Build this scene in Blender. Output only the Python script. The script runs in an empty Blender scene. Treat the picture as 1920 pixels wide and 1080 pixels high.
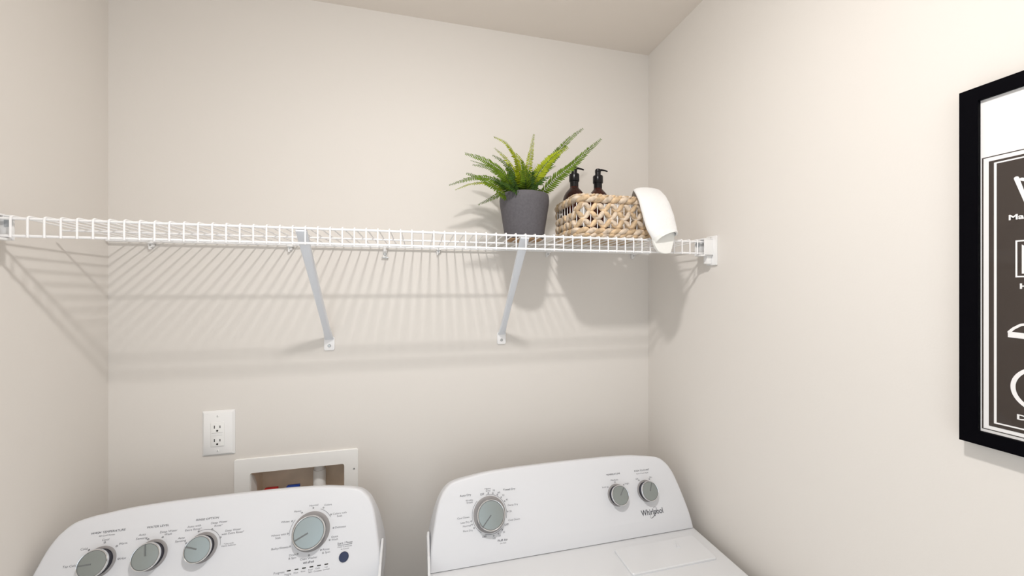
import bpy, bmesh, math, random
from mathutils import Vector, Matrix, noise
random.seed(4)
scene = bpy.context.scene
COL = scene.collection
PI = math.pi

# ------------------------------------------------------------------ camera, world, light, exposure
CAM_Z = 1.60
FOCAL_PX = 712.0
YAW = math.atan(174.0/FOCAL_PX)
cam_d = bpy.data.cameras.new('camera')
cam = bpy.data.objects.new('camera', cam_d); COL.objects.link(cam)
cam.location = (0, 0, CAM_Z)
cam.rotation_euler = (PI/2, 0, -YAW)
cam_d.sensor_width = 36.0
cam_d.lens = 36.0*FOCAL_PX/1920.0
cam_d.clip_start = 0.01
scene.camera = cam

world = bpy.data.worlds.new('world'); scene.world = world
world.use_nodes = True
bg = world.node_tree.nodes['Background']
bg.inputs[0].default_value = (0.88, 0.95, 1.0, 1)
bg.inputs[1].default_value = 1.45

LAMP = (0.05, 0.23, 2.443)
LAMP_STRENGTH = 675.0                                            # the glowing dome of the ceiling light (built below) lights the room

scene.view_settings.view_transform = 'Standard'
scene.view_settings.look = 'None'
scene.view_settings.gamma = 1.0
scene.view_settings.use_curve_mapping = False
scene.view_settings.exposure = 0.03

# ------------------------------------------------------------------ materials
def mat(name, col, rough=0.5, metal=0.0, spec=0.5, coat=0.0, noise_amt=0.0, noise_scale=40, bump=0.0, bump_scale=200, bump_dist=0.001,
        transl=0.0, emit=0.0, sheen=0.0):
    m = bpy.data.materials.new(name); m.use_nodes = True
    nt = m.node_tree; b = nt.nodes['Principled BSDF']
    b.inputs['Base Color'].default_value = (*col, 1)
    b.inputs['Roughness'].default_value = rough
    b.inputs['Metallic'].default_value = metal
    b.inputs['Specular IOR Level'].default_value = spec
    b.inputs['Coat Weight'].default_value = coat
    b.inputs['Sheen Weight'].default_value = sheen
    if emit:
        b.inputs['Emission Color'].default_value = (*col, 1); b.inputs['Emission Strength'].default_value = emit
    tc = nt.nodes.new('ShaderNodeTexCoord')
    if noise_amt:
        n = nt.nodes.new('ShaderNodeTexNoise'); n.inputs['Scale'].default_value = noise_scale; n.inputs['Detail'].default_value = 4
        nt.links.new(tc.outputs['Object'], n.inputs['Vector'])
        r = nt.nodes.new('ShaderNodeValToRGB')
        r.color_ramp.elements[0].position = 0.3; r.color_ramp.elements[1].position = 0.7
        lo_ = [max(0, c*(1-noise_amt)) for c in col]; hi_ = [min(1, c*(1+noise_amt)) for c in col]
        r.color_ramp.elements[0].color = (*lo_, 1); r.color_ramp.elements[1].color = (*hi_, 1)
        nt.links.new(n.outputs['Fac'], r.inputs['Fac']); nt.links.new(r.outputs['Color'], b.inputs['Base Color'])
    if bump:
        n2 = nt.nodes.new('ShaderNodeTexNoise'); n2.inputs['Scale'].default_value = bump_scale; n2.inputs['Detail'].default_value = 3
        nt.links.new(tc.outputs['Object'], n2.inputs['Vector'])
        bp = nt.nodes.new('ShaderNodeBump'); bp.inputs['Strength'].default_value = bump; bp.inputs['Distance'].default_value = bump_dist
        nt.links.new(n2.outputs['Fac'], bp.inputs['Height']); nt.links.new(bp.outputs['Normal'], b.inputs['Normal'])
    if transl:
        t = nt.nodes.new('ShaderNodeBsdfTranslucent'); t.inputs['Color'].default_value = (*col, 1)
        mx = nt.nodes.new('ShaderNodeMixShader'); mx.inputs['Fac'].default_value = transl
        out = nt.nodes['Material Output']
        nt.links.new(b.outputs[0], mx.inputs[1]); nt.links.new(t.outputs[0], mx.inputs[2]); nt.links.new(mx.outputs[0], out.inputs['Surface'])
        src = b.inputs['Base Color'].links
        if src: nt.links.new(src[0].from_socket, t.inputs['Color'])
    return m

M = {}
M['wall'] = mat('wall_paint', (0.755, 0.715, 0.67), 0.75, spec=0.25, bump=0.12, bump_scale=260, bump_dist=0.0008)
M['ceiling'] = mat('ceiling_paint', (0.82, 0.755, 0.69), 0.85, spec=0.2, bump=0.1, bump_scale=200)
M['floor'] = mat('vinyl_floor', (0.62, 0.57, 0.52), 0.5, noise_amt=0.15, noise_scale=6)
M['trim'] = mat('trim_paint', (0.86, 0.85, 0.83), 0.4)
M['wire'] = mat('white_vinyl_wire', (0.90, 0.89, 0.89), 0.35)
M['brace'] = mat('grey_white_brace', (0.78, 0.80, 0.84), 0.45)
M['plastic'] = mat('white_plastic', (0.86, 0.85, 0.84), 0.4)
M['grey_plastic'] = mat('grey_socket_plastic', (0.45, 0.47, 0.49), 0.5)
M['box_plastic'] = mat('box_plastic', (0.90, 0.885, 0.86), 0.5)
M['box_in'] = mat('box_recess_plastic', (0.82, 0.69, 0.56), 0.6, noise_amt=0.12, noise_scale=14)
M['pvc'] = mat('pvc_pipe', (0.90, 0.89, 0.87), 0.4)
M['red'] = mat('red_handle', (0.55, 0.02, 0.02), 0.4)
M['blue'] = mat('blue_handle', (0.02, 0.07, 0.40), 0.4)
M['steel'] = mat('screw_steel', (0.55, 0.56, 0.56), 0.35, metal=1.0)
M['dark'] = mat('dark_slot', (0.02, 0.018, 0.016), 0.6)
M['enamel'] = mat('white_enamel', (0.72, 0.725, 0.74), 0.28, coat=0.2)
M['console'] = mat('white_console', (0.72, 0.725, 0.75), 0.42)
M['ink'] = mat('dark_ink', (0.06, 0.06, 0.075), 0.6)
M['ink_grey'] = mat('grey_ink', (0.13, 0.13, 0.15), 0.6)
M['ink_pale'] = mat('pale_ink', (0.28, 0.28, 0.29), 0.6)
M['knob_body'] = mat('knob_body', (0.025, 0.025, 0.04), 0.35)
M['knob_skirt'] = mat('knob_skirt', (0.30, 0.285, 0.285), 0.45)
M['chrome'] = mat('chrome_rim', (0.75, 0.76, 0.77), 0.12, metal=1.0)
M['knob_face'] = mat('brushed_face', (0.37, 0.41, 0.41), 0.30, metal=1.0)
M['pointer'] = mat('pointer_groove', (0.16, 0.17, 0.17), 0.4)
M['button'] = mat('navy_button', (0.012, 0.022, 0.07), 0.25)
M['pot'] = mat('slate_pot', (0.105, 0.098, 0.107), 0.7, spec=0.3, noise_amt=0.10, noise_scale=160)
M['pot_base'] = mat('pot_underside', (0.42, 0.25, 0.12), 0.8, noise_amt=0.25, noise_scale=60)
M['soil'] = mat('potting_moss', (0.05, 0.06, 0.02), 0.9, noise_amt=0.5, noise_scale=120, bump=0.5)
M['rachis'] = mat('fern_stem', (0.035, 0.07, 0.02), 0.5)
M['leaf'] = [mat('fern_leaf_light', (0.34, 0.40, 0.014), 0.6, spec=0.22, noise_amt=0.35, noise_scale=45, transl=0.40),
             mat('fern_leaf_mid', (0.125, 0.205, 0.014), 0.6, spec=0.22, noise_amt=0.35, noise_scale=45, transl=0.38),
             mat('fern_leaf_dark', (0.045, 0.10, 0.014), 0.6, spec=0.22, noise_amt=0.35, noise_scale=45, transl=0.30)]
M['straw'] = mat('water_hyacinth', (0.60, 0.435, 0.27), 0.7, noise_amt=0.42, noise_scale=48, bump=0.6, bump_scale=120, bump_dist=0.002)
M['straw_pale'] = mat('pale_water_hyacinth', (0.64, 0.52, 0.40), 0.7, noise_amt=0.35, noise_scale=55, bump=0.6, bump_scale=120, bump_dist=0.002)
M['amber'] = mat('amber_bottle', (0.040, 0.006, 0.0025), 0.10, spec=0.35)
M['pump'] = mat('black_pump', (0.006, 0.005, 0.007), 0.25, spec=0.3)
M['label'] = mat('white_label', (0.80, 0.80, 0.78), 0.6)
M['towel'] = mat('terry_cotton', (0.89, 0.88, 0.87), 0.95, spec=0.1, sheen=0.3, bump=0.8, bump_scale=620, bump_dist=0.0022)
M['hem'] = mat('towel_hem', (0.85, 0.84, 0.80), 0.9, spec=0.1, bump=0.3, bump_scale=700, bump_dist=0.001)
M['frame'] = mat('black_frame', (0.002, 0.0018, 0.003), 0.6, spec=0.03)
M['paper'] = mat('white_paper', (0.88, 0.86, 0.85), 0.7)
M['print'] = mat('brown_black_print', (0.030, 0.018, 0.012), 0.6)
M['lamp'] = mat('lamp_diffuser', (1.0, 0.975, 0.95), 0.5, emit=LAMP_STRENGTH)
def glass_mat():
    m = bpy.data.materials.new('picture_glass'); m.use_nodes = True; nt = m.node_tree; nt.nodes.clear()
    o = nt.nodes.new('ShaderNodeOutputMaterial'); mx = nt.nodes.new('ShaderNodeMixShader')
    f = nt.nodes.new('ShaderNodeFresnel'); f.inputs['IOR'].default_value = 1.45
    t = nt.nodes.new('ShaderNodeBsdfTransparent'); g = nt.nodes.new('ShaderNodeBsdfGlossy'); g.inputs['Roughness'].default_value = 0.02
    ge = nt.nodes.new('ShaderNodeNewGeometry'); sb = nt.nodes.new('ShaderNodeMath'); sb.operation = 'SUBTRACT'; sb.use_clamp = True
    nt.links.new(f.outputs[0], sb.inputs[0]); nt.links.new(ge.outputs['Backfacing'], sb.inputs[1]); nt.links.new(sb.outputs[0], mx.inputs[0]); nt.links.new(t.outputs[0], mx.inputs[1]); nt.links.new(g.outputs[0], mx.inputs[2]); nt.links.new(mx.outputs[0], o.inputs[0])
    return m
M['glass'] = glass_mat()

# ------------------------------------------------------------------ mesh helpers (all vertices in world coordinates)
ORG = {}
def obj(name, bm, materials, parent=None, origin=None, sharp=35, smooth=True):
    if not isinstance(materials, (list, tuple)): materials = [materials]
    bmesh.ops.recalc_face_normals(bm, faces=bm.faces)
    if smooth:
        for f in bm.faces: f.smooth = True
        lim = math.radians(sharp)
        for e in bm.edges:
            if len(e.link_faces) == 2 and e.calc_face_angle(0) > lim: e.smooth = False
    if origin is None:
        vs = [v.co for v in bm.verts]
        mn = Vector([min(v[i] for v in vs) for i in range(3)]); mx = Vector([max(v[i] for v in vs) for i in range(3)])
        origin = Vector(((mn.x+mx.x)/2, (mn.y+mx.y)/2, mn.z))
    origin = Vector(origin)
    for v in bm.verts: v.co -= origin
    me = bpy.data.meshes.new(name); bm.to_mesh(me); bm.free()
    for m in materials: me.materials.append(m)
    o = bpy.data.objects.new(name, me); COL.objects.link(o)
    ORG[o] = origin
    if parent is not None:
        o.parent = parent; o.location = origin-ORG[parent]
    else: o.location = origin
    return o
def thing(name, label, cat, origin, group=None):
    o = bpy.data.objects.new(name, None); COL.objects.link(o)
    o.empty_display_size = 0.05
    o.location = origin; ORG[o] = Vector(origin)
    o['label'] = label; o['category'] = cat
    if group: o['group'] = group
    return o
def struct(name, bm, m):
    o = obj(name, bm, m, sharp=20); o['kind'] = 'structure'; return o
def box(bm, x0, x1, y0, y1, z0, z1, bev=0.0, seg=2, mi=0):
    vs = [bm.verts.new((x, y, z)) for z in (z0, z1) for y in (y0, y1) for x in (x0, x1)]
    fs = [bm.faces.new([vs[i] for i in q]) for q in ((0,1,3,2),(4,6,7,5),(0,4,5,1),(2,3,7,6),(0,2,6,4),(1,5,7,3))]
    for f in fs: f.material_index = mi
    if bev:
        es = list({e for f in fs for e in f.edges})
        r = bmesh.ops.bevel(bm, geom=es, offset=bev, segments=seg, profile=0.6, affect='EDGES')
        for f in r['faces']: f.material_index = mi
    return bm
def new(): return bmesh.new()
def tube(bm, pts, r, n=8, closed=False, flat=1.0, mi=0, caps=True, up=None):
    pts = [Vector(p) for p in pts]; N = len(pts); rings = []
    rr = r if isinstance(r, (list, tuple)) else [r]*N
    for i, p in enumerate(pts):
        a = pts[(i-1) % N] if (closed or i > 0) else p; b = pts[(i+1) % N] if (closed or i < N-1) else p
        t = (b-a).normalized()
        u = Vector(up) if up else (Vector((0, 0, 1)) if abs(t.z) < 0.9 else Vector((1, 0, 0)))
        s = t.cross(u).normalized(); w = s.cross(t).normalized()
        rings.append([bm.verts.new(p+rr[i]*(math.cos(2*PI*k/n)*s*flat+math.sin(2*PI*k/n)*w)) for k in range(n)])
    for i in range(N if closed else N-1):
        A, B = rings[i], rings[(i+1) % N]
        for k in range(n):
            f = bm.faces.new((A[k], A[(k+1) % n], B[(k+1) % n], B[k])); f.material_index = mi
    if caps and not closed:
        bm.faces.new(rings[0][::-1]).material_index = mi; bm.faces.new(rings[-1]).material_index = mi
    return bm
def lathe(bm, prof, c=(0,0,0), n=32, axis=None, mi=0):
    """prof: (radius, height) along axis; axis given as (X, Y, N) frame"""
    c = Vector(c)
    X, Y, Nn = axis if axis else (Vector((1,0,0)), Vector((0,1,0)), Vector((0,0,1)))
    rings = []
    for r, h in prof:
        if r < 1e-6: rings.append([bm.verts.new(c+Nn*h)])
        else: rings.append([bm.verts.new(c+Nn*h+r*(math.cos(2*PI*k/n)*X+math.sin(2*PI*k/n)*Y)) for k in range(n)])
    for A, B in zip(rings, rings[1:]):
        for k in range(n):
            k2 = (k+1) % n
            if len(A) == 1 and len(B) == 1: continue
            if len(A) == 1: f = bm.faces.new((A[0], B[k], B[k2]))
            elif len(B) == 1: f = bm.faces.new((A[k], A[k2], B[0]))
            else: f = bm.faces.new((A[k], A[k2], B[k2], B[k]))
            f.material_index = mi
    return bm
def loft(bm, rings, close=True, cap0=True, cap1=True, mi=0):
    R = [[bm.verts.new(p) for p in r] for r in rings]
    n = len(R[0])
    for A, B in zip(R, R[1:]):
        for k in range(n if close else n-1):
            bm.faces.new((A[k], A[(k+1) % n], B[(k+1) % n], B[k])).material_index = mi
    if cap0: bm.faces.new(R[0][::-1]).material_index = mi
    if cap1: bm.faces.new(R[-1]).material_index = mi
    return R
def rrect(x0, x1, z0, z1, r, n=5):
    out = []
    for cx, cz, a0 in ((x1-r, z1-r, 0), (x0+r, z1-r, 90), (x0+r, z0+r, 180), (x1-r, z0+r, 270)):
        for i in range(n+1):
            a = math.radians(a0+90*i/n); out.append((cx+r*math.cos(a), cz+r*math.sin(a)))
    return out
def catmull(P, n):
    P = [Vector(p) for p in P]; out = []
    Q = [2*P[0]-P[1]]+P+[2*P[-1]-P[-2]]
    for i in range(1, len(Q)-2):
        for k in range(n):
            t = k/n; a, b, c, d = Q[i-1], Q[i], Q[i+1], Q[i+2]
            out.append(0.5*((2*b)+(c-a)*t+(2*a-5*b+4*c-d)*t*t+(3*b-a-3*c+d)*t**3))
    out.append(P[-1]); return out

# text -> flat mesh
_tc = bpy.data.curves.new('lettering_source', 'FONT'); _tc.align_x = 'CENTER'; _tc.resolution_u = 3
_to = bpy.data.objects.new('lettering_source', _tc); COL.objects.link(_to)
def text_geo(s, bold=0.0):
    _tc.body = s; _tc.offset = bold
    dg = bpy.context.evaluated_depsgraph_get(); dg.update()
    ev = _to.evaluated_get(dg); me = ev.to_mesh()
    vs = [(v.co.x, v.co.y) for v in me.vertices]; fs = [tuple(p.vertices) for p in me.polygons]
    ev.to_mesh_clear(); return vs, fs
_v, _ = text_geo('H'); CAPH = max(v[1] for v in _v)-min(v[1] for v in _v)
def text(bm, s, cx, cy, w, cap, fr, mi=0, bold=0.0, sx=None):
    """fr(x, y) -> 3D point; centred on cx, baseline so that capitals are centred on cy"""
    vs, fs = text_geo(s, bold)
    x0, x1 = min(v[0] for v in vs), max(v[0] for v in vs)
    kx = w/(x1-x0); ky = cap/CAPH; mx = (x0+x1)/2
    V = [bm.verts.new(fr(cx+(v[0]-mx)*kx, cy-cap/2+v[1]*ky)) for v in vs]
    for f in fs:
        try: bm.faces.new([V[i] for i in f]).material_index = mi
        except ValueError: pass
def ribbon(bm, pts, w, fr, mi=0, closed=False):
    """flat printed line of width w through 2D pts"""
    n = len(pts); L = []
    for i, p in enumerate(pts):
        a = pts[(i-1) % n] if (closed or i) else p; b = pts[(i+1) % n] if (closed or i < n-1) else p
        d = Vector((b[0]-a[0], b[1]-a[1])).normalized(); q = Vector((-d.y, d.x))*w/2
        L.append((bm.verts.new(fr(p[0]+q.x, p[1]+q.y)), bm.verts.new(fr(p[0]-q.x, p[1]-q.y))))
    for i in range(n if closed else n-1):
        A, B = L[i], L[(i+1) % n]; bm.faces.new((A[0], A[1], B[1], B[0])).material_index = mi
def arc(cx, cy, r, a0, a1, n=24): return [(cx+r*math.cos(math.radians(a0+(a1-a0)*i/n)), cy+r*math.sin(math.radians(a0+(a1-a0)*i/n))) for i in range(n+1)]

# ------------------------------------------------------------------ room shell
XL, XR, YB, YF, H = -0.793, 0.807, 1.22, -0.75, 2.443
T = 0.10
b = new(); box(b, XL-T, XR+T, YF-T, YB+T+0.06, -0.1, 0); struct('floor', b, M['floor'])
b = new(); box(b, XL-T, XR+T, YF-T, YB+T+0.06, H, H+0.1); struct('ceiling', b, M['ceiling'])
HX0, HX1, HZ0, HZ1 = -0.4650, -0.2150, 0.925, 1.0785          # hole in the back wall for the laundry box
b = new()
box(b, XL-T, HX0, YB, YB+T+0.06, 0, H); box(b, HX1, XR+T, YB, YB+T+0.06, 0, H)
box(b, HX0, HX1, YB, YB+T+0.06, HZ1, H); box(b, HX0, HX1, YB, YB+T+0.06, 0, HZ0)
struct('wall_back', b, M['wall'])
b = new(); box(b, XR, XR+T, YF, YB, 0, H); struct('wall_right', b, M['wall'])
DY0, DY1, DZ = -0.20, 0.33, 2.05                                # unseen doorway in the left wall, added for cool daylight and dial reflections
b = new(); box(b, XL-T, XL, DY1, YB, 0, H); box(b, XL-T, XL, YF, DY0, 0, H); box(b, XL-T, XL, DY0, DY1, DZ, H)
struct('wall_left', b, M['wall'])
EX0, EX1 = -0.70, 0.36                                          # unseen front wall opening, added for fill light and sized for dial reflections
b = new(); box(b, XL-T, EX0, YF-T, YF, 0, H); box(b, EX1, XR+T, YF-T, YF, 0, H); box(b, EX0, EX1, YF-T, YF, DZ, H)
struct('wall_front', b, M['wall'])
b = new(); box(b, EX0-0.05, EX0+0.012, YF-T, YF+0.012, 0, DZ+0.05, 0.003); box(b, EX1-0.012, EX1+0.05, YF-T, YF+0.012, 0, DZ+0.05, 0.003); box(b, EX0, EX1, YF-T, YF+0.012, DZ-0.012, DZ+0.05, 0.003)
struct('trim_2', b, M['trim'])
b = new()
box(b, XL-T, XL+0.012, DY1-0.012, DY1+0.05, 0, DZ+0.05, 0.003); box(b, XL-T, XL+0.012, DY0-0.05, DY0+0.012, 0, DZ+0.05, 0.003)
box(b, XL-T, XL+0.012, DY0, DY1, DZ-0.012, DZ+0.05, 0.003)
struct('trim_1', b, M['trim'])

# ------------------------------------------------------------------ ceiling light
t = thing('ceiling_light', 'round flush white disc light on the ceiling in front of the shelf', 'light', LAMP)
b = new(); lathe(b, [(0, 0), (0.075, 0), (0.075, -0.006), (0.068, -0.011), (0.047, -0.012), (0, -0.010)], LAMP, 48); obj('trim_ring', b, M['plastic'], t)
b = new(); lathe(b, [(0.0430, -0.0120), (0.0415, -0.0165), (0.035, -0.0205), (0.020, -0.0235), (0, -0.0245)], LAMP, 24); obj('diffuser', b, M['lamp'], t)

# ------------------------------------------------------------------ wire shelf
SF = 0.912                                                       # depth of the front lip
ZT, ZL = 1.7300, 1.6975
sh = thing('wire_shelf', 'long white wire shelf across the back wall above the washer and dryer', 'shelf', (0.007, 1.22, 1.70))
def rod(name, y, z, r, x0=XL+0.012, x1=XR-0.012):
    b = new(); tube(b, [(x0, y, z), (x1, y, z)], r, 10); return obj(name, b, M['wire'], sh)
rod('front_top_rod', SF, ZT, 0.0027); rod('front_bottom_rod', SF, ZL, 0.0027)
rod('middle_rod', 1.045, 1.7262, 0.0024, XL+0.03, XR-0.03); rod('back_rod', 1.2075, 1.7240, 0.0030, XL+0.004, XR-0.004)
first = None
for k in range(62):
    x = -0.7385+0.0249*k
    if first is None:
        b = new(); R = 0.0017
        p = [(x, 1.2125, 1.7285), (x, 1.05, 1.7305), (x, SF+0.004, 1.7344), (x, SF-0.0012, 1.7343), (x, SF-0.0040, 1.7325), (x, SF-0.0045, 1.729), (x, SF-0.0045, 1.6945)]
        tube(b, p, R, 8, up=(1, 0, 0)); first = obj('cross_wire', b, M['wire'], sh); x00 = first.location.x
    else:
        o = first.copy(); COL.objects.link(o); o.parent = sh; o.location.x = x00+0.0249*k
# end brackets (socket + wall plate)
for s, xw in ((1, XR), (-1, XL)):
    def bx(b, a0, a1, *r, **k): box(b, min(xw-s*a0, xw-s*a1), max(xw-s*a0, xw-s*a1), *r, **k)
    b = new(); bx(b, 0, 0.006, 0.890, 0.928, 1.664, 1.747, bev=0.002)
    bx(b, 0.006, 0.034, SF-0.0115, SF-0.0075, 1.690, 1.738, bev=0.001)         # front cheek
    bx(b, 0.006, 0.048, SF+0.008, SF+0.012, 1.690, 1.738, bev=0.001)           # rear cheek
    bx(b, 0.006, 0.046, SF-0.0115, SF+0.012, 1.6895, 1.6935, bev=0.001)        # floor of the socket
    bx(b, 0.006, 0.034, SF-0.0115, SF+0.012, 1.7355, 1.7395, bev=0.001)
    bx(b, 0.006, 0.022, SF-0.006, SF+0.008, 1.668, 1.690, bev=0.002)           # gusset under the socket
    e = obj('end_bracket', b, M['plastic'], sh)
    b = new(); bx(b, 0.036, 0.047, SF+0.0065, SF+0.0079, 1.7155, 1.7345); obj('socket_slot', b, M['grey_plastic'], e)
    for z in (1.741-0.003, 1.674):
        b = new(); ax = (Vector((0, 1, 0)), Vector((0, 0, 1)), Vector((-s, 0, 0)))
        lathe(b, [(0.0042, 0.004), (0.0042, 0.0075), (0.003, 0.0088), (0, 0.0088)], (xw, 0.909 if z > 1.7 else 0.918, z), 16, ax); obj('screw', b, M['steel'], e)
# support braces
for x0, x1 in ((-0.2500, -0.2576), (0.2560, 0.2621)):
    A = Vector((x0, SF+0.002, 1.7255)); B = Vector((x1, 1.2150, 1.4500))
    d = (B-A); dn = d.normalized(); nrm = Vector((0, -dn.z, dn.y)).normalized()  # up/out normal
    if nrm.y > 0: nrm = -nrm
    b = new(); rings = []
    for q, w, h in ((0, 0.0120, 0.0030), (0.05, 0.0118, 0.0035), (0.12, 0.0112, 0.006), (0.3, 0.0100, 0.008), (0.6, 0.0088, 0.0085), (0.88, 0.0090, 0.0085), (0.96, 0.0112, 0.006), (1.0, 0.0125, 0.003)):
        c = A+d*q; X = Vector((1, 0, 0)); ring = []
        for k in range(16):
            a = 2*PI*k/16; ca, sa = math.cos(a), math.sin(a)
            ring.append(c+X*w*math.copysign(abs(ca)**0.5, ca)+nrm*h*math.copysign(abs(sa)**0.6, sa))
        rings.append(ring)
    loft(b, rings)
    # hook that folds over the lip rods
    br = obj('support_brace', b, M['brace'], sh)
    b = new(); box(b, x0-0.0105, x0+0.0105, SF-0.0012, SF+0.0075, 1.7225, 1.7266, 0.0012); obj('brace_hook', b, M['brace'], br)
    for q in (0.020, 0.060):
        c = A+d*q-nrm*0.0030; b = new(); ax = (Vector((1, 0, 0)), dn, -nrm)
        lathe(b, [(0.0019, 0), (0.0019, 0.0012), (0, 0.0012)], c+Vector((0.003, 0, 0)), 10, ax); obj('hook_hole', b, M['dark'], br)
    b = new(); o = [(x1+px, 1.4200+pz) for px, pz in rrect(-0.0145, 0.0145, -0.0040, 0.0360, 0.005)]
    loft(b, [[(x, 1.2195, z) for x, z in o], [(x, 1.2165, z) for x, z in o], [(x1+(x-x1)*0.94, 1.2155, 1.436+(z-1.436)*0.96) for x, z in o]])
    obj('foot_plate', b, M['wire'], br)
    b = new(); lathe(b, [(0.0046, 0), (0.0046, 0.0012), (0.0034, 0.0026), (0, 0.0028)], (x1, 1.2158, 1.4300), 16, (Vector((1,0,0)), Vector((0,0,1)), Vector((0,-1,0)))); obj('screw', b, M['steel'], br)
# wall clips
for i, x in enumerate((-0.693, -0.359, -0.101, 0.060, 0.422, 0.743)):
    b = new()
    if i == 2:
        tube(b, [(x, 1.2185, 1.722), (x, 1.2120, 1.7288), (x, 1.2045, 1.7284), (x, 1.2025, 1.722), (x, 1.2050, 1.714), (x, 1.2150, 1.708)], 0.0045, 8, flat=1.0, up=(1, 0, 0))
        box(b, x-0.0065, x+0.0065, 1.2135, 1.2185, 1.690, 1.716, 0.0015)
        c = obj('wall_clip', b, M['plastic'], sh)
        b = new(); lathe(b, [(0.0048, 0), (0.0048, 0.0016), (0.003, 0.003), (0, 0.003)], (x, 1.2137, 1.703), 14, (Vector((1,0,0)), Vector((0,0,1)), Vector((0,-1,0)))); box(b, x-0.010, x+0.010, 1.2105, 1.2175, 1.6915, 1.6935, 0.0008)
        obj('screw', b, M['steel'], c)
    else:
        box(b, x-0.0075, x+0.0075, 1.2020, 1.2190, 1.7180, 1.7292, 0.002)
        lathe(b, [(0.0062, 0), (0.0062, 0.008), (0.005, 0.010), (0, 0.010)], (x-0.002, 1.2190, 1.7140), 14, (Vector((1,0,0)), Vector((0,0,1)), Vector((0,-1,0))))
        box(b, x-0.007, x-0.002, 1.2100, 1.2190, 1.7035, 1.7140, 0.001)
        c = obj('wall_clip', b, M['plastic'], sh)
        b = new(); lathe(b, [(0.0026, 0), (0.0026, 0.001), (0, 0.001)], (x-0.002, 1.2090, 1.7140), 10, (Vector((1,0,0)), Vector((0,0,1)), Vector((0,-1,0)))); obj('nail_head', b, M['steel'], c)

# ------------------------------------------------------------------ outlet
AXW = (Vector((1,0,0)), Vector((0,0,1)), Vector((0,-1,0)))
ot = thing('wall_outlet', 'white double wall outlet with square-edged plate above the laundry box', 'outlet', (-0.5405, 1.22, 1.1365))
b = new(); X0, X1, Z0, Z1 = -0.5797, -0.5013, 1.1360, 1.2600
o = rrect(X0, X1, Z0, Z1, 0.002); i_ = rrect(X0+0.005, X1-0.005, Z0+0.005, Z1-0.005, 0.002)
loft(b, [[(x, 1.2199, z) for x, z in o], [(x, 1.2180, z) for x, z in o], [(x, 1.2135, z) for x, z in i_]], cap0=False)
pl = obj('cover_plate', b, M['plastic'], ot)
b = new(); rx0, rx1, rz0, rz1 = -0.5582, -0.5248, 1.1622, 1.2290
o = rrect(rx0, rx1, rz0, rz1, 0.0025); o2 = rrect(rx0+0.001, rx1-0.001, rz0+0.001, rz1-0.001, 0.002)
loft(b, [[(x, 1.2136, z) for x, z in o], [(x, 1.2118, z) for x, z in o], [(x, 1.2112, z) for x, z in o2]], cap0=False)
rc = obj('receptacle', b, M['trim'], ot)
cx = (rx0+rx1)/2
b = new()
for zc in (1.2165, 1.1795):
    box(b, cx-0.0078, cx-0.0056, 1.2109, 1.2115, zc-0.0042, zc+0.0042); box(b, cx+0.0056, cx+0.0076, 1.2109, 1.2115, zc-0.0034, zc+0.0034)
    lathe(b, [(0.0026, 0), (0.0026, 0.0004), (0, 0.0004)], (cx, 1.2113, zc-0.0105), 12, AXW)
obj('plug_slots', b, M['dark'], rc)
b = new(); box(b, cx-0.0125, cx+0.0125, 1.2106, 1.2114, 1.1925, 1.1995, 0.0003); obj('test_buttons', b, M['plastic'], rc)
b = new(); box(b, cx-0.0130, cx+0.0130, 1.2108, 1.2114, 1.2000, 1.2004); obj('seam_line', b, M['ink_pale'], rc)
for z in (1.2455, 1.1500):
    b = new(); lathe(b, [(0.0030, 0), (0.0030, 0.0008), (0.002, 0.0014), (0, 0.0014)], (cx, 1.2136, z), 14, AXW); sc = obj('screw', b, M['trim'], ot)
    b = new(); box(b, cx-0.0005, cx+0.0005, 1.2119, 1.2124, z-0.0026, z+0.0026); obj('screw_slot', b, M['ink_pale'], sc)

# ------------------------------------------------------------------ laundry outlet box in the wall
lb = thing('laundry_box', 'white recessed laundry water box in the back wall behind the washer', 'outlet box', (-0.341, 1.22, 0.885))
def ringplate(b, ox, ix, y0, y1, r):
    o = rrect(*ox, r); i = rrect(*ix, r)
    R = [[b.verts.new((x, y, z)) for x, z in P] for P, y in ((o, y0), (o, y1+0.0012), ([(x+(0.0012 if x < -0.34 else -0.0012), z+(0.0012 if z < 1 else -0.0012)) for x, z in o], y1), (i, y1), (i, y0))]
    n = len(o)
    for A, B in zip(R, R[1:]):
        for k in range(n): b.faces.new((A[k], A[(k+1) % n], B[(k+1) % n], B[k]))
b = new(); ringplate(b, (-0.5035, -0.1780, 0.885, 1.1190), (-0.4635, -0.2165, 0.926, 1.0775), 1.2199, 1.2150, 0.006); obj('face_plate', b, M['box_plastic'], lb)
b = new()
x0, x1, z0, z1, yb = -0.4642, -0.2158, 0.9258, 1.0778, 1.3050
for q in (((x0,1.2185,z0),(x0,yb,z0),(x0,yb,z1),(x0,1.2185,z1)), ((x1,1.2185,z0),(x1,yb,z0),(x1,yb,z1),(x1,1.2185,z1)), ((x0,1.2185,z1),(x1,1.2185,z1),(x1,yb,z1),(x0,yb,z1)), ((x0,1.2185,z0),(x1,1.2185,z0),(x1,yb,z0),(x0,yb,z0)), ((x0,yb,z0),(x1,yb,z0),(x1,yb,z1),(x0,yb,z1))):
    b.faces.new([b.verts.new(v) for v in q])
bmesh.ops.remove_doubles(b, verts=b.verts, dist=1e-5); obj('recess', b, M['box_in'], lb)
b = new(); tube(b, [(x0+0.0005, 1.2185, z0+0.002), (x0+0.0005, 1.2185, z1-0.03)], 0.001, 6)
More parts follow.
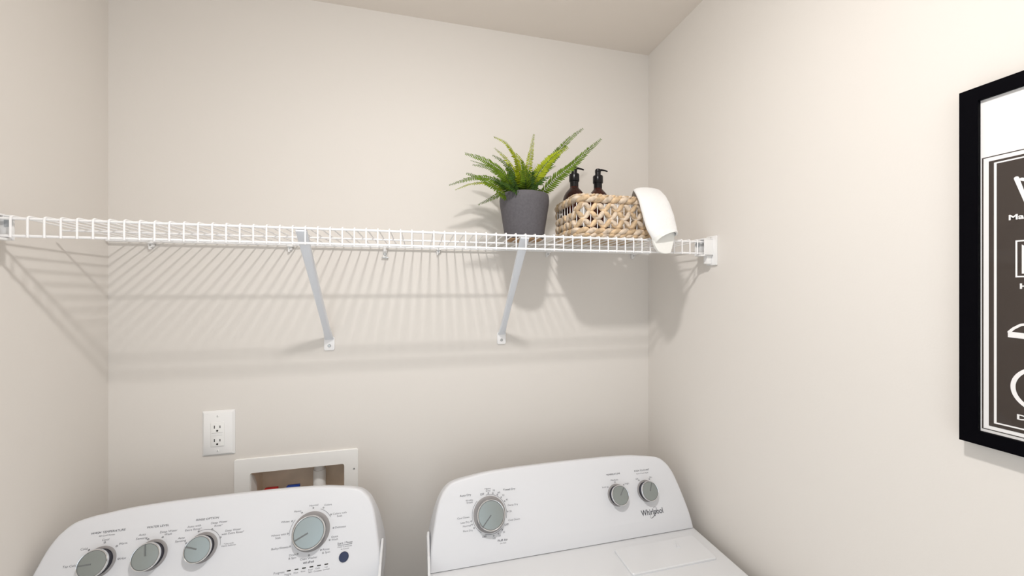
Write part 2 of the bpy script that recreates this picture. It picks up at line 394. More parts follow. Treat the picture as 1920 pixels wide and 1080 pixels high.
loft(b, [[(x0+0.0008, 1.219, z0), (x0+0.0008, 1.260, z0), (x0+0.0008, 1.260, z1-0.05), (x0+0.0008, 1.240, z1-0.018), (x0+0.0008, 1.219, z1-0.004)], [(x0+0.002, 1.219, z0), (x0+0.002, 1.260, z0), (x0+0.002, 1.260, z1-0.05), (x0+0.002, 1.240, z1-0.018), (x0+0.002, 1.219, z1-0.004)]])
obj('side_flange', b, M['box_plastic'], lb)
b = new(); lathe(b, [(0.0145, 0.0), (0.0145, 0.15)], (-0.297, 1.272, 0.927), 24); sp = obj('drain_pipe', b, M['pvc'], lb)
b = new(); lathe(b, [(0.0150, 0), (0.0178, 0.0), (0.0178, 0.094), (0.0170, 0.0955), (0.0145, 0.0955)], (-0.297, 1.272, 0.950), 24); obj('pipe_coupling', b, M['pvc'], sp)
for nm, x, z, m in (('hot_valve', -0.425, 1.0068, M['red']), ('cold_valve', -0.366, 1.0075, M['blue'])):
    b = new(); lathe(b, [(0.008, 0), (0.008, 0.045), (0.006, 0.05), (0.006, 0.066)], (x, 1.268, 0.927), 16); v = obj(nm, b, M['steel'], lb)
    b = new(); box(b, x-0.020, x+0.016, 1.258, 1.274, z-0.018, z, 0.004); h = obj('valve_handle', b, m, v)
b = new(); lathe(b, [(0.0025, 0), (0.0025, 0.001), (0, 0.0014)], (-0.189, 1.2152, 1.060), 10, AXW); obj('screw', b, M['steel'], lb)

# ------------------------------------------------------------------ machines
TV = Vector((0, 0.083, 0.177)).normalized(); NV = Vector((0, -TV.z, TV.y)); XV = Vector((1, 0, 0))
ZB = 0.908
def panel_frame(xc, y0):
    P0 = Vector((xc, y0, ZB))
    return lambda x, t, h=0.0: P0+XV*x+TV*t+NV*h
def y_seam(fr): return fr(0, 0).y+0.0085
def console(root, fr, half, t_top, lean, rad, ybk, crown=0.004):
    """rounded trapezoid control panel; half width at the foot, leaning in towards the top"""
    PRO = [(0.0, -0.0), (0.0012, 0.02), (0.0050, 0.055), (0.0112, 0.0916), (0.0165, 0.118), (0.0241, 0.1474), (0.0337, 0.168), (0.0400, 0.1765), (0.0495, 0.1860), (0.0620, 0.1930), (0.0843, 0.1985), (0.1100, 0.2020), (0.1450, 0.2065), (0.2000, 0.2095)]
    def outline(off):
        P = [Vector((half-a, t+(t_top-0.2115)*min(1, t/0.15), 0)) for a, t in PRO]+[Vector((half*0.25, t_top-0.0005, 0)), Vector((0, t_top, 0))]
        P = catmull(P, 5); out = []
        for i, p in enumerate(P):
            a, c = P[max(0, i-1)], P[min(len(P)-1, i+1)]; d = (c-a).normalized(); n_ = Vector((d.y, -d.x, 0))
            q = p+n_*off if i else p+Vector((off, 0, 0))
            out.append((q.x, q.y))
        out[-1] = (0.0, t_top+off)
        return out
    def full(off):
        o = outline(off)
        return o+[(-x, t) for x, t in reversed(o[:-1])]
    rings = []
    for off, h in ((-0.004, 0.0), (-0.0015, -0.0006), (0.0008, -0.0024), (0.0022, -0.0055), (0.0028, -0.010)):
        rings.append([fr(x, t, h) for x, t in full(off)])
    last = rings[-1]
    wide = [fr(x, t, -0.014) for x, t in full(0.0060)]
    rings.append([Vector((v.x, v.y+max(0.016, (ybk-v.y)*0.40), v.z-0.0095*min(1, max(0, v.z-ZB)/0.12))) for v in wide])
    rings.append([Vector((v.x*1.0, max(ybk, v.y+0.02), ZB+(v.z-ZB)*0.78)) for v in last])
    b = new(); loft(b, rings)
    for tq in (0.040, 0.030, 0.018, 0.009):
        bmesh.ops.bisect_plane(b, geom=list(b.verts)+list(b.edges)+list(b.faces), plane_co=fr(0, tq), plane_no=TV)
    o0 = fr(0, 0)
    for v in b.verts:
        tt = (v.co-o0).dot(TV); hh = (v.co-o0).dot(NV)
        if tt < 0.0405 and hh > -0.02: v.co -= NV*0.0065*((0.0405-tt)/0.0405)**1.6
        v.co.z += 0.0050*max(0, 1-max(0, tt)/0.03)
    cp = obj('control_panel', b, M['console'], root, sharp=50)
    b = new(); box(b, fr(0, 0).x-half+0.004, fr(0, 0).x+half-0.004, y_seam(fr), y_seam(fr)+0.02, ZB-0.001, ZB+0.0030); obj('panel_seam', b, M['dark'], cp)
    return cp
def knob(root, fr, x, t, r_skirt, r_cap, ang, plen=(0.05, 0.95), h=0.023):
    c = fr(x, t); ax = (XV, TV, NV)
    b = new(); lathe(b, [(r_cap*0.90, 0.0012), (r_cap*0.90, h-0.008), (r_cap*0.93, h-0.006), (0, h-0.006)], c, 40, ax); k = obj('dial_knob', b, M['knob_body'], root)
    b = new(); lathe(b, [(r_skirt, 0.0002), (r_skirt, 0.0012), (r_skirt*0.97, 0.0018), (r_cap*0.92, 0.0024), (r_cap*0.91, 0.0014)], c, 48, ax); obj('knob_skirt', b, M['knob_skirt'], k)
    b = new(); lathe(b, [(r_cap*0.90, h-0.008), (r_cap*0.985, h-0.006), (r_cap, h-0.0035), (r_cap*0.985, h-0.0008), (r_cap*0.955, h), (r_cap*0.925, h-0.0004), (r_cap*0.915, h-0.0016)], c, 56, ax); obj('chrome_rim', b, M['chrome'], k)
    b = new(); lathe(b, [(r_cap*0.935, h-0.0011), (r_cap*0.880, h-0.0009), (r_cap*0.880, h-0.0013)], c, 56, ax); obj('rim_groove', b, M['pointer'], k)
    b = new(); lathe(b, [(r_cap*0.918, h-0.0020), (r_cap*0.90, h-0.0012), (r_cap*0.5, h-0.0010), (0, h-0.0009)], c, 48, ax); obj('knob_face', b, M['knob_face'], k)
    a = math.radians(ang); d = Vector((math.cos(a), math.sin(a))); q = Vector((-d.y, d.x)); w = 0.0012 if plen[0] == 0.0 else 0.0017 if r_cap > 0.03 else 0.0014
    b = new(); P = [(d*r_cap*plen[0]+q*w), (d*r_cap*plen[1]+q*w), (d*r_cap*plen[1]-q*w), (d*r_cap*plen[0]-q*w)]
    loft(b, [[fr(x+p.x, t+p.y, h-0.0010) for p in P], [fr(x+p.x, t+p.y, h-0.0003) for p in P]]); obj('pointer', b, M['pointer'], k)
    return k
STY = {'B': (0.0041, 0.0, 0), 'b': (0.0046, 0.004, 0), '': (0.0040, -0.004, 1), 's': (0.0028, -0.004, 1), 'L': (0.0125, 0.006, 0)}
W_TXT = [
('WASH TEMPERATURE',-0.2238,0.1744,0.0619,'B'),
('All Cold Rinses',-0.2246,0.1677,0.0287,'s'),
('Cool',-0.2248,0.1596,0.0124,''),
('Warm',-0.1904,0.1481,0.0150,''),
('Hot',-0.1825,0.1199,0.0097,''),
('Cold',-0.2589,0.1471,0.0118,''),
('Tap Cold',-0.2753,0.1188,0.0237,''),
('WATER LEVEL',-0.1321,0.1727,0.0422,'B'),
('Auto',-0.1584,0.1601,0.0129,''),
('Sensing',-0.1577,0.1532,0.0212,''),
('Deep Water',-0.1090,0.1603,0.0330,''),
('Wash',-0.1089,0.1546,0.0142,''),
('RINSE OPTION',-0.0368,0.1753,0.0448,'B'),
('Auto with',-0.0607,0.1639,0.0266,''),
('Extra Rinse*',-0.0608,0.1574,0.0320,''),
('Deep Water',-0.0115,0.1654,0.0328,''),
('Rinse*',-0.0117,0.1590,0.0160,''),
('Deep Water',0.0200,0.1461,0.0316,''),
('with Extra Rinse*',0.0204,0.1401,0.0453,''),
('*Use with',0.0155,0.1203,0.0198,'s'),
('Fabric Softener',0.0166,0.1163,0.0288,'s'),
('Auto',-0.0814,0.1438,0.0125,''),
('Sensing',-0.0814,0.1379,0.0209,''),
('Normal',0.1872,0.1761,0.0191,''),
('Colors',0.2196,0.1735,0.0168,''),
('Colors with',0.2479,0.1520,0.0314,''),
('Soak',0.2481,0.1461,0.0118,''),
('Delicates',0.2521,0.1224,0.0242,''),
('Quick',0.2406,0.1037,0.0152,''),
('Wash',0.2410,0.0979,0.0143,''),
('Rinse',0.2236,0.0806,0.0147,''),
('& Spin',0.2242,0.0743,0.0169,''),
('Clean Washer',0.1875,0.0676,0.0364,''),
('with affresh',0.1879,0.0602,0.0235,'b'),
('Drain',0.1521,0.0792,0.0140,''),
('& Spin',0.1525,0.0731,0.0162,''),
('Bulky/Sheets',0.1236,0.0964,0.0355,''),
('Whites with',0.1169,0.1232,0.0312,''),
('Soak',0.1167,0.1174,0.0112,''),
('Whites',0.1280,0.1486,0.0183,''),
('Heavy',0.1526,0.1677,0.0160,''),
('Start / Pause',0.2646,0.0882,0.0336,'B'),
('Hold 3 seconds',0.2647,0.0807,0.0317,'s'),
('to Cancel',0.2652,0.0760,0.0181,'s'),
('Progress:',0.1285,0.0485,0.0227,''),
('Sensing',0.1468,0.0432,0.0140,'s'),
('Fill',0.1471,0.0397,0.0045,'s'),
('Wash',0.1631,0.0433,0.0099,'s'),
('Rinse',0.1783,0.0439,0.0092,'s'),
('Final',0.1935,0.0446,0.0087,'s'),
('Spin',0.1937,0.0404,0.0082,'s'),
('Cycle',0.2087,0.0455,0.0096,'s'),
('Complete',0.2094,0.0403,0.0168,'s'),
('Lid',0.2272,0.0453,0.0055,'s'),
('Locked',0.2275,0.0408,0.0132,'s'),
]
D_TXT = [
('Auto Dry',-0.2779,0.1614,0.0303,'b'),
('Wrinkle',-0.2682,0.1488,0.0190,''),
('Shield',-0.2677,0.1436,0.0157,''),
('OFF',-0.2336,0.1588,0.0107,'b'),
('Heavy',-0.2175,0.1705,0.0160,''),
('Duty',-0.2168,0.1657,0.0122,''),
('70',-0.2016,0.1642,0.0061,''),
('60',-0.1884,0.1581,0.0067,''),
('50',-0.1769,0.1502,0.0053,''),
('40',-0.1685,0.1387,0.0057,''),
('Timed Dry',-0.1592,0.1624,0.0341,'b'),
('Damp Dry',-0.1527,0.1250,0.0278,''),
('20',-0.1610,0.1107,0.0062,''),
('Cool Down',-0.1530,0.0908,0.0313,''),
('OFF',-0.1744,0.0819,0.0108,'b'),
('30',-0.1830,0.0664,0.0051,''),
('20',-0.1949,0.0602,0.0056,''),
('10',-0.2093,0.0560,0.0060,''),
('Fluff Air',-0.1874,0.0494,0.0264,'b'),
('(No Heat)',-0.1872,0.0431,0.0156,'s'),
('OFF',-0.2342,0.0629,0.0108,'b'),
('More Dry',-0.2754,0.0813,0.0245,''),
('Normal',-0.2776,0.0921,0.0202,''),
('Less Dry',-0.2816,0.1005,0.0225,''),
('Cool Down',-0.2856,0.1111,0.0310,''),
('TEMPERATURE',0.1515,0.1665,0.0439,'B'),
('Medium',0.1519,0.1515,0.0227,''),
('Low',0.1168,0.1370,0.0128,''),
('High',0.1890,0.1383,0.0127,''),
('PUSH TO START',0.2453,0.1669,0.0491,'B'),
('End of Cycle Signal',0.2450,0.1595,0.0384,'s'),
('Off',0.2234,0.1462,0.0078,''),
('On',0.2685,0.1462,0.0080,''),
('Whirlpool',0.2491,0.0589,0.0696,'L'),
]
def lettering(cp, fr, items, dots, lines, zone, extra=None):
    """one printed legend per dial or button"""
    g = lambda x, t: fr(x, t, 0.0004); made = []
    for q, x, t, w, st in items:
        cap, bold, mi = STY[st]
        if q == 'Whirlpool': continue
        b = new(); text(b, q, x, t, w, cap, g, mi, bold); made.append(b)
    for x, t in dots: b = new(); ribbon(b, arc(x, t, 0.0014, 0, 360, 10)[:-1], 0.0008, g, 0, True); made.append(b)
    for pts, w in lines: b = new(); ribbon(b, pts, w, g, 1); made.append(b)
    if extra: b = new(); extra(lambda x, t: b, g); made.append(b)
    def bb(b): v = [w.co for w in b.verts]; return [min(c[i] for c in v) for i in range(3)], [max(c[i] for c in v) for i in range(3)]
    boxes = [bb(b) for b in made]; grp = list(range(len(made)))
    def find(i):
        while grp[i] != i: i = grp[i]
        return i
    for i in range(len(made)):
        for k in range(i):
            gap = math.sqrt(sum(max(0, boxes[i][0][a]-boxes[k][1][a], boxes[k][0][a]-boxes[i][1][a])**2 for a in range(3)))
            if gap < 0.0065: grp[find(i)] = find(k)
    out = {}
    for i, b in enumerate(made):
        r = find(i)
        if r not in out: out[r] = new()
        me = bpy.data.meshes.new('tmp'); b.to_mesh(me); b.free(); out[r].from_mesh(me); bpy.data.meshes.remove(me)
    for r in sorted(out): obj('printed_legend', out[r], [M['ink'], M['ink_grey'], M['ink_pale']], cp, smooth=False)
def cabinet(root, xc, half, yfront, yback, s):
    b = new(); box(b, xc-half+0.004, xc+half-0.004, yfront+0.02, yback, 0.02, ZB-0.03, 0.006); cab = obj('cabinet', b, M['enamel'], root)
    b = new(); box(b, xc-half, xc+half, yfront, yback, ZB-0.032, ZB, 0.007, 3)
    top = obj('worktop', b, M['enamel'], root)
    if s:
        xs = xc+s*(half-0.0035); b = new()
        prof = [(0.80, ZB-0.010), (0.86, ZB+0.004), (0.91, ZB+0.020), (0.945, ZB+0.038), (0.985, ZB+0.060), (1.003, ZB+0.064), (1.012, ZB+0.058), (1.014, ZB-0.010)]
        loft(b, [[(xs-0.0028, y, z) for y, z in prof], [(xs+0.0028, y, z) for y, z in prof]])
        es = [e for e in b.edges]; bmesh.ops.bevel(b, geom=es, offset=0.0012, segments=2, affect='EDGES')
        obj('rear_fin', b, M['enamel'], top)
    for sx in (-1, 1):
        for yy in (yfront+0.07, yback-0.05):
            b = new(); lathe(b, [(0, 0), (0.022, 0), (0.022, 0.008), (0.012, 0.012), (0.012, 0.024), (0, 0.024)], (xc+sx*(half-0.06), yy, 0), 16); obj('levelling_foot', b, M['dark'], root)
    return cab, top

# --- washer
WX, WY = -0.438, 0.945
wr = thing('washing_machine', 'white top-load washer with four silver dials under the wall outlet', 'washer', (WX, 0.76, 0))
cabinet(wr, WX, 0.3520, 0.40, 1.08, 1)
fw = panel_frame(WX, WY)
cpw = console(wr, fw, 0.3480, 0.2185, 0.020, 0.055, 1.085)
knob(wr, fw, -0.2245, 0.1190, 0.0290, 0.0265, 182); knob(wr, fw, -0.1318, 0.1185, 0.0295, 0.0265, 104)
knob(wr, fw, -0.0365, 0.1190, 0.0300, 0.0265, 162); knob(wr, fw, 0.1868, 0.1215, 0.0417, 0.0357, 205)
def wzone(x, t):
    if x > 0.05 and t < 0.056: return 5
    if x > 0.245 and t < 0.092: return 4
    return 0 if x < -0.172 else 1 if x < -0.091 else 2 if x < 0.05 else 3
def wext(bz, g):
    ribbon(bz(0.265, 0.084), [(0.2489, 0.0840), (0.2811, 0.0840)], 0.0008, g, 0)
    ribbon(bz(0.1765, 0.0598), [(0.1765, 0.0598), (0.1800, 0.0600)], 0.0006, g, 1)
lettering(cpw, fw, W_TXT,
    [(-0.2247, 0.1543), (-0.2009, 0.1443), (-0.1908, 0.12), (-0.2494, 0.1438), (-0.1449, 0.1496), (-0.1181, 0.1499), (-0.0498, 0.1519), (-0.0233, 0.1526), (-0.0033, 0.1343), (-0.0697, 0.1319),
     (0.1868, 0.1705), (0.1624, 0.1632), (0.1428, 0.1479), (0.1364, 0.1233), (0.1445, 0.0965), (0.1626, 0.0795), (0.1875, 0.0734), (0.2125, 0.0802), (0.2297, 0.0982), (0.2363, 0.1221), (0.228, 0.1512), (0.2095, 0.1681)],
    [(arc(-0.0365, 0.119, 0.0352, 112, 0, 20)+[(-0.0008, 0.1190)], 0.0006), (arc(0.1868, 0.1215, 0.0470, 143, 184, 14), 0.0007), (arc(0.1868, 0.1215, 0.0478, 70, 31, 14), 0.0007)], wzone, wext)
b = new(); lathe(b, [(0.0108, 0.0002), (0.0108, 0.0016), (0.0098, 0.0026), (0, 0.0030)], fw(0.2643, 0.0596), 32, (XV, TV, NV)); obj('start_button', b, M['button'], wr)
for x, t in [(0.1478, 0.0494), (0.1639, 0.0496), (0.1796, 0.0499), (0.1952, 0.05), (0.2111, 0.0503), (0.227, 0.0505)]:
    b = new(); o = rrect(-0.0041, 0.0041, -0.0011, 0.0011, 0.0010, 3)
    loft(b, [[fw(x+p, t+q, 0.0001) for p, q in o], [fw(x+p, t+q, 0.0006) for p, q in o]]); obj('indicator_light', b, M['dark'], wr)
b = new(); o = rrect(-0.285, 0.285, 0, 0.43, 0.05, 8)
loft(b, [[(WX+x, 0.445+y, ZB-0.001) for x, y in o], [(WX+x, 0.445+y, ZB+0.010) for x, y in o], [(WX+x*0.985, 0.445+0.215+(y-0.215)*0.98, ZB+0.014) for x, y in o]])
ld_ = obj('lid', b, M['enamel'], wr)

# --- dryer
DX, DYY = 0.396, 0.932
dr = thing('clothes_dryer', 'white dryer with three silver dials under the fern and basket', 'dryer', (DX, 0.76, 0))
cabinet(dr, DX, 0.3770, 0.39, 1.10, -1)
fd = panel_frame(DX, DYY)
cpd = console(dr, fd, 0.3705, 0.2125, 0.022, 0.058, 1.075)
knob(dr, fd, -0.2172, 0.1108, 0.0425, 0.0360, 226, (0.0, 0.95), h=0.026); knob(dr, fd, 0.1515, 0.1130, 0.0285, 0.0260, 52, (0.0, 0.85)); knob(dr, fd, 0.2453, 0.1130, 0.0285, 0.0260, 63, (0.0, 0.85))
def dext(bz, g):
    cx, ct, r = -0.2172, 0.1108, 0.0455
    for a0, a1 in ((99, -18), (-48, -110), (-122, -228)): ribbon(bz(cx, ct), arc(cx, ct, r, a0, a1, 40), 0.0008, g, 1)
def logo(cp, fr):
    b = new(); g = lambda x, t: fr(x, t, 0.0005)
    text(b, 'Whirlpool', 0.2491, 0.0597, 0.0696, 0.0135, g, 0, 0.012)
    # swoosh ring around the p: a tilted open ellipse, thick to thin
    cx, ct = 0.2525, 0.0575; n = 40; L = []
    for i in range(n+1):
        a = math.radians(60-300*i/n); w = 0.00025+0.0008*math.sin(PI*i/n)
        ex, ey = 0.0165*math.cos(a), 0.0062*math.sin(a); ro = math.radians(48)
        px, py = cx+ex*math.cos(ro)-ey*math.sin(ro), ct+ex*math.sin(ro)+ey*math.cos(ro)
        dx, dy = math.cos(a)*0.55*math.cos(ro)-math.sin(a)*math.sin(ro), math.cos(a)*0.55*math.sin(ro)+math.sin(a)*math.cos(ro)
        L.append((b.verts.new(g(px+dx*w, py+dy*w)), b.verts.new(g(px-dx*w, py-dy*w))))
    for A, B in zip(L, L[1:]): b.faces.new((A[0], A[1], B[1], B[0])).material_index = 1
    return obj('maker_logo', b, [M['ink'], M['ink_grey']], cp, smooth=False)
lettering(cpd, fd, D_TXT,
    [(-0.2167, 0.1597), (-0.2047, 0.158), (-0.1928, 0.1533), (-0.183, 0.1457), (-0.1744, 0.1356), (-0.1684, 0.111), (-0.1868, 0.0719), (-0.1979, 0.0652), (-0.2101, 0.0618), (-0.2596, 0.0851), (-0.2641, 0.0935), (-0.2658, 0.1009), (0.1524, 0.1457), (0.1277, 0.1356), (0.1781, 0.1361), (0.2289, 0.142), (0.2633, 0.1417)], [], lambda x, t: 0 if x < 0 else 1 if x < 0.205 else 2, dext)
logo(cpd, fd)
# lint screen flap on the worktop
b = new(); o = rrect(0.497, 0.737, 0.815, 0.906, 0.006, 4); c = (0.617, 0.860)
loft(b, [[(x, y, ZB-0.0005) for x, y in o], [(x, y, ZB+0.0042) for x, y in o], [(c[0]+(x-c[0])*0.985, c[1]+(y-c[1])*0.965, ZB+0.0062) for x, y in o]])
ls = obj('lint_screen_flap', b, M['enamel'], dr)
b = new(); loft(b, [[(0.6740, 0.898, ZB+0.0060), (0.6775, 0.898, ZB+0.0060), (0.6700, 0.868, ZB+0.0060), (0.6600, 0.868, ZB+0.0060)], [(0.6745, 0.897, ZB+0.0070), (0.6772, 0.897, ZB+0.0070), (0.6690, 0.869, ZB+0.0100), (0.6610, 0.869, ZB+0.0100)]]); obj('finger_tab', b, M['enamel'], ls)
b = new(); o = rrect(DX-0.25, DX+0.25, 0.22, 0.72, 0.04, 6)
loft(b, [[(x, 0.4065, z) for x, z in o], [(x, 0.3930, z) for x, z in o], [(DX+(x-DX)*0.98, 0.3900, 0.47+(z-0.47)*0.98) for x, z in o]]); obj('door', b, M['enamel'], dr)

# ------------------------------------------------------------------ potted fern
SZ = 1.7362                                                     # top of the cross wires at mid depth
PX, PY = 0.290, 1.040
pt = thing('potted_fern', 'green artificial fern in a dark grey tapered pot on the shelf', 'plant', (PX, PY, SZ-0.0005))
b = new(); lathe(b, [(0.0, 0.002), (0.050, 0.002), (0.0535, 0.0035), (0.0550, 0.008), (0.0600, 0.040), (0.0655, 0.075), (0.0695, 0.100), (0.0705, 0.112), (0.0698, 0.122), (0.0680, 0.1275), (0.0655, 0.1285), (0.0640, 0.126), (0.0640, 0.105), (0, 0.105)], (PX, PY, SZ-0.002), 64)
obj('pot', b, M['pot'], pt)
b = new(); lathe(b, [(0, 0.0005), (0.0515, 0.0005), (0.0520, 0.003), (0, 0.003)], (PX, PY, SZ-0.002), 48); obj('pot_underside', b, M['pot_base'], pt)
b = new(); lathe(b, [(0, 0.117), (0.03, 0.116), (0.055, 0.112), (0.0645, 0.108), (0.0645, 0.100)], (PX, PY, SZ-0.002), 32); obj('moss', b, M['soil'], pt)
FRONDS = [
([(0.282,1.030,1.878),(0.264,1.000,1.921),(0.242,0.970,1.951),(0.215,0.950,1.972),(0.181,0.935,1.979)],1.00),
([(0.302,1.060,1.887),(0.313,1.080,1.949),(0.325,1.090,2.006),(0.337,1.100,2.067)],0.75),
([(0.311,1.050,1.885),(0.343,1.050,1.935),(0.383,1.050,1.983),(0.428,1.050,2.036),(0.475,1.050,2.076)],0.85),
([(0.337,1.020,1.869),(0.368,0.990,1.903),(0.406,0.970,1.935),(0.438,0.950,1.967),(0.477,0.940,2.002)],0.95),
([(0.303,1.030,1.880),(0.327,1.010,1.925),(0.362,1.000,1.965),(0.403,0.990,1.992)],1.00),
([(0.251,1.020,1.870),(0.224,0.990,1.899),(0.191,0.970,1.916),(0.154,0.955,1.928),(0.111,0.940,1.933)],0.95),
([(0.258,1.050,1.882),(0.236,1.060,1.924),(0.195,1.060,1.944),(0.140,1.060,1.957)],0.80),
([(0.259,1.080,1.889),(0.238,1.100,1.932),(0.201,1.110,1.957),(0.153,1.120,1.965)],0.80),
([(0.281,1.070,1.895),(0.268,1.090,1.949),(0.249,1.100,1.985),(0.219,1.110,2.016)],0.85),
([(0.266,1.040,1.883),(0.244,1.020,1.919),(0.220,1.000,1.940),(0.189,0.990,1.952)],0.80),
([(0.216,1.000,1.854),(0.189,0.975,1.865),(0.158,0.960,1.877),(0.136,0.950,1.882),(0.113,0.945,1.885)],0.90),
([(0.248,1.050,1.874),(0.210,1.050,1.902),(0.171,1.060,1.912),(0.128,1.060,1.903),(0.081,1.070,1.887)],0.80),
([(0.248,1.080,1.878),(0.217,1.100,1.902),(0.179,1.110,1.911),(0.142,1.120,1.906),(0.104,1.120,1.888)],0.80),
([(0.260,1.100,1.884),(0.245,1.130,1.890),(0.214,1.145,1.874),(0.175,1.150,1.854)],0.80),
([(0.299,1.070,1.888),(0.304,1.100,1.940),(0.294,1.120,1.996),(0.269,1.140,2.030)],1.00),
([(0.311,1.080,1.889),(0.336,1.110,1.931),(0.377,1.130,1.961),(0.420,1.140,1.988)],0.90),
([(0.266,1.000,1.866),(0.242,0.970,1.882),(0.233,0.960,1.901),(0.224,0.950,1.918)],1.00),
([(0.303,1.000,1.865),(0.310,0.980,1.880),(0.324,0.970,1.891),(0.344,0.965,1.901)],1.00),
([(0.286,1.010,1.870),(0.280,0.990,1.897),(0.274,0.980,1.919),(0.264,0.970,1.940)],1.10),
([(0.257,1.030,1.867),(0.236,1.030,1.882),(0.213,1.030,1.894),(0.190,1.030,1.902)],1.00),
([(0.293,1.050,1.879),(0.307,1.060,1.901),(0.328,1.070,1.919),(0.353,1.080,1.938)],1.00),
([(0.260,0.990,1.859),(0.237,0.975,1.866),(0.218,0.965,1.870),(0.202,0.960,1.871)],0.90),

]
def frond(pts, scale, mi, seed):
    rnd = random.Random(seed)
    p0 = Vector(pts[0]); base = Vector((PX+(p0.x-PX)*0.35, PY+(p0.y-PY)*0.35, 1.846))
    P = catmull([base]+[Vector(p) for p in pts], 18)
    # resample by arc length
    L = [0.0]
    for a, c in zip(P, P[1:]): L.append(L[-1]+(c-a).length)
    tot = L[-1]
    def at(s):
        s = max(0, min(tot-1e-6, s)); i = 0
        while L[i+1] < s: i += 1
        q = (s-L[i])/(L[i+1]-L[i]); return P[i].lerp(P[i+1], q), (P[i+1]-P[i]).normalized()
    b = new(); n = 26
    tube(b, [at(tot*i/n)[0] for i in range(n+1)], [0.0010*(1-0.75*i/n) for i in range(n+1)], 5, mi=1)
    view = Vector((-0.05, -0.80, 0.60)); step = 0.0066; s = tot*0.10+0.01; k = 0
    tw = rnd.uniform(-0.35, 0.35)
    while s < tot:
        q = s/tot
        ln = 0.0225*scale*min(1.0, 0.55+q*1.6)*(1-max(0, q-0.35)/0.65*0.80)
        p, t = at(s)
        nrm = (view-t*view.dot(t)).normalized(); side = t.cross(nrm).normalized()
        ca, sa = math.cos(tw), math.sin(tw); nrm, side = nrm*ca+side*sa, side*ca-nrm*sa
        for sg in (-1, 1):
            d = (side*sg+t*(0.15+0.30*q)+nrm*rnd.uniform(-0.25, 0.05)).normalized()
            l = ln*rnd.uniform(0.9, 1.08); w = min(0.0025, 0.16*l)*rnd.uniform(0.9, 1.1)+0.0002
            wv = (d.cross(nrm)).normalized(); nn = wv.cross(d).normalized()
            o = p+t*rnd.uniform(-0.0005, 0.0005)
            ring = []
            for u, ww, dz in ((0.02, 0.35, 0), (0.25, 1.0, 0.02), (0.6, 0.95, 0.0), (0.88, 0.55, -0.07)):
                c = o+d*l*u+nn*l*dz+t*l*0.22*u*u
                ring.append((b.verts.new(c-wv*w*ww+nn*w*0.30), b.verts.new(c), b.verts.new(c+wv*w*ww+nn*w*0.30)))
            tip = b.verts.new(o+d*l-nn*l*0.11+t*l*0.22)
            for A, B in zip(ring, ring[1:]):
                b.faces.new((A[0], A[1], B[1], B[0])); b.faces.new((A[1], A[2], B[2], B[1]))
            b.faces.new((ring[-1][0], ring[-1][1], tip)); b.faces.new((ring[-1][1], ring[-1][2], tip))
        s += step*(1-0.35*q); k += 1
    return obj('frond', b, [M['leaf'][mi], M['rachis']], pt, sharp=80)
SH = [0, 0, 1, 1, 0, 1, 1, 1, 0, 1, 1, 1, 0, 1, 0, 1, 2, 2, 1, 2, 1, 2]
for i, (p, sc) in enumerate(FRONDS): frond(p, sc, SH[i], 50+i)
_r = random.Random(9)
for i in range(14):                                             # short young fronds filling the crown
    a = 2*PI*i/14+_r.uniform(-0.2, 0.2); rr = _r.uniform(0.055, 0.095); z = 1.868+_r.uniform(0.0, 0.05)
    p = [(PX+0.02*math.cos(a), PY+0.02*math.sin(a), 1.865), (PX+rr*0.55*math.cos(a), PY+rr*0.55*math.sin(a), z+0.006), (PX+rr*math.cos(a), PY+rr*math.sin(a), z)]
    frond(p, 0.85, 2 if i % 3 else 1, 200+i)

# ------------------------------------------------------------------ woven basket
BX0, BX1, BY0, BY1 = 0.404, 0.645, 0.936, 1.116
BZ = SZ+0.0005
bk = thing('woven_basket', 'open-weave tan water hyacinth basket at the right end of the shelf', 'basket', ((BX0+BX1)/2, (BY0+BY1)/2, BZ))
def bpath(inset, r=0.022):
    """closed rounded rectangle around the basket; returns (point, outward normal) by arc length"""
    x0, x1, y0, y1 = BX0+inset, BX1-inset, BY0+inset, BY1-inset
    pts = []
    for cx, cy, a0 in ((x1-r, y0+r, -90), (x1-r, y1-r, 0), (x0+r, y1-r, 90), (x0+r, y0+r, 180)):
        for i in range(9):
            a = math.radians(a0+90*i/8); pts.append((Vector((cx+r*math.cos(a), cy+r*math.sin(a), 0)), Vector((math.cos(a), math.sin(a), 0))))
    L = [0.0]
    for i in range(len(pts)): L.append(L[-1]+(pts[(i+1) % len(pts)][0]-pts[i][0]).length)
    def at(s):
        s %= L[-1]; i = 0
        while L[i+1] < s: i += 1
        q = (s-L[i])/max(1e-9, L[i+1]-L[i]); A, B = pts[i], pts[(i+1) % len(pts)]
        return A[0].lerp(B[0], q), A[1].lerp(B[1], q).normalized()
    return at, L[-1]
AT, PER = bpath(0.006)
NW = 38
def twist(name, z, r, turns, amp_n, amp_z, ph=0.0, mi='straw', strands=2, steps=360, lump=0.25):
    b = new()
    for k in range(strands):
        pts, rr = [], []
        for i in range(steps):
            s = PER*i/steps; p, nrm = AT(s); a = 2*PI*turns*i/steps+2*PI*k/strands+ph
            jit = noise.noise(Vector((s*60, k*7.0, z*90)))
            pts.append(p+nrm*amp_n*math.cos(a)+Vector((0, 0, z+amp_z*math.sin(a)+0.0010*jit)))
            rr.append(r*(1+lump*math.cos(a)*0.6+0.22*jit))
        tube(b, pts, rr, 8, closed=True, mi=(k if strands > 1 else 0))
    return obj(name, b, [M['straw'], M['straw_pale']], bk, sharp=60)
Z = lambda f: BZ+f
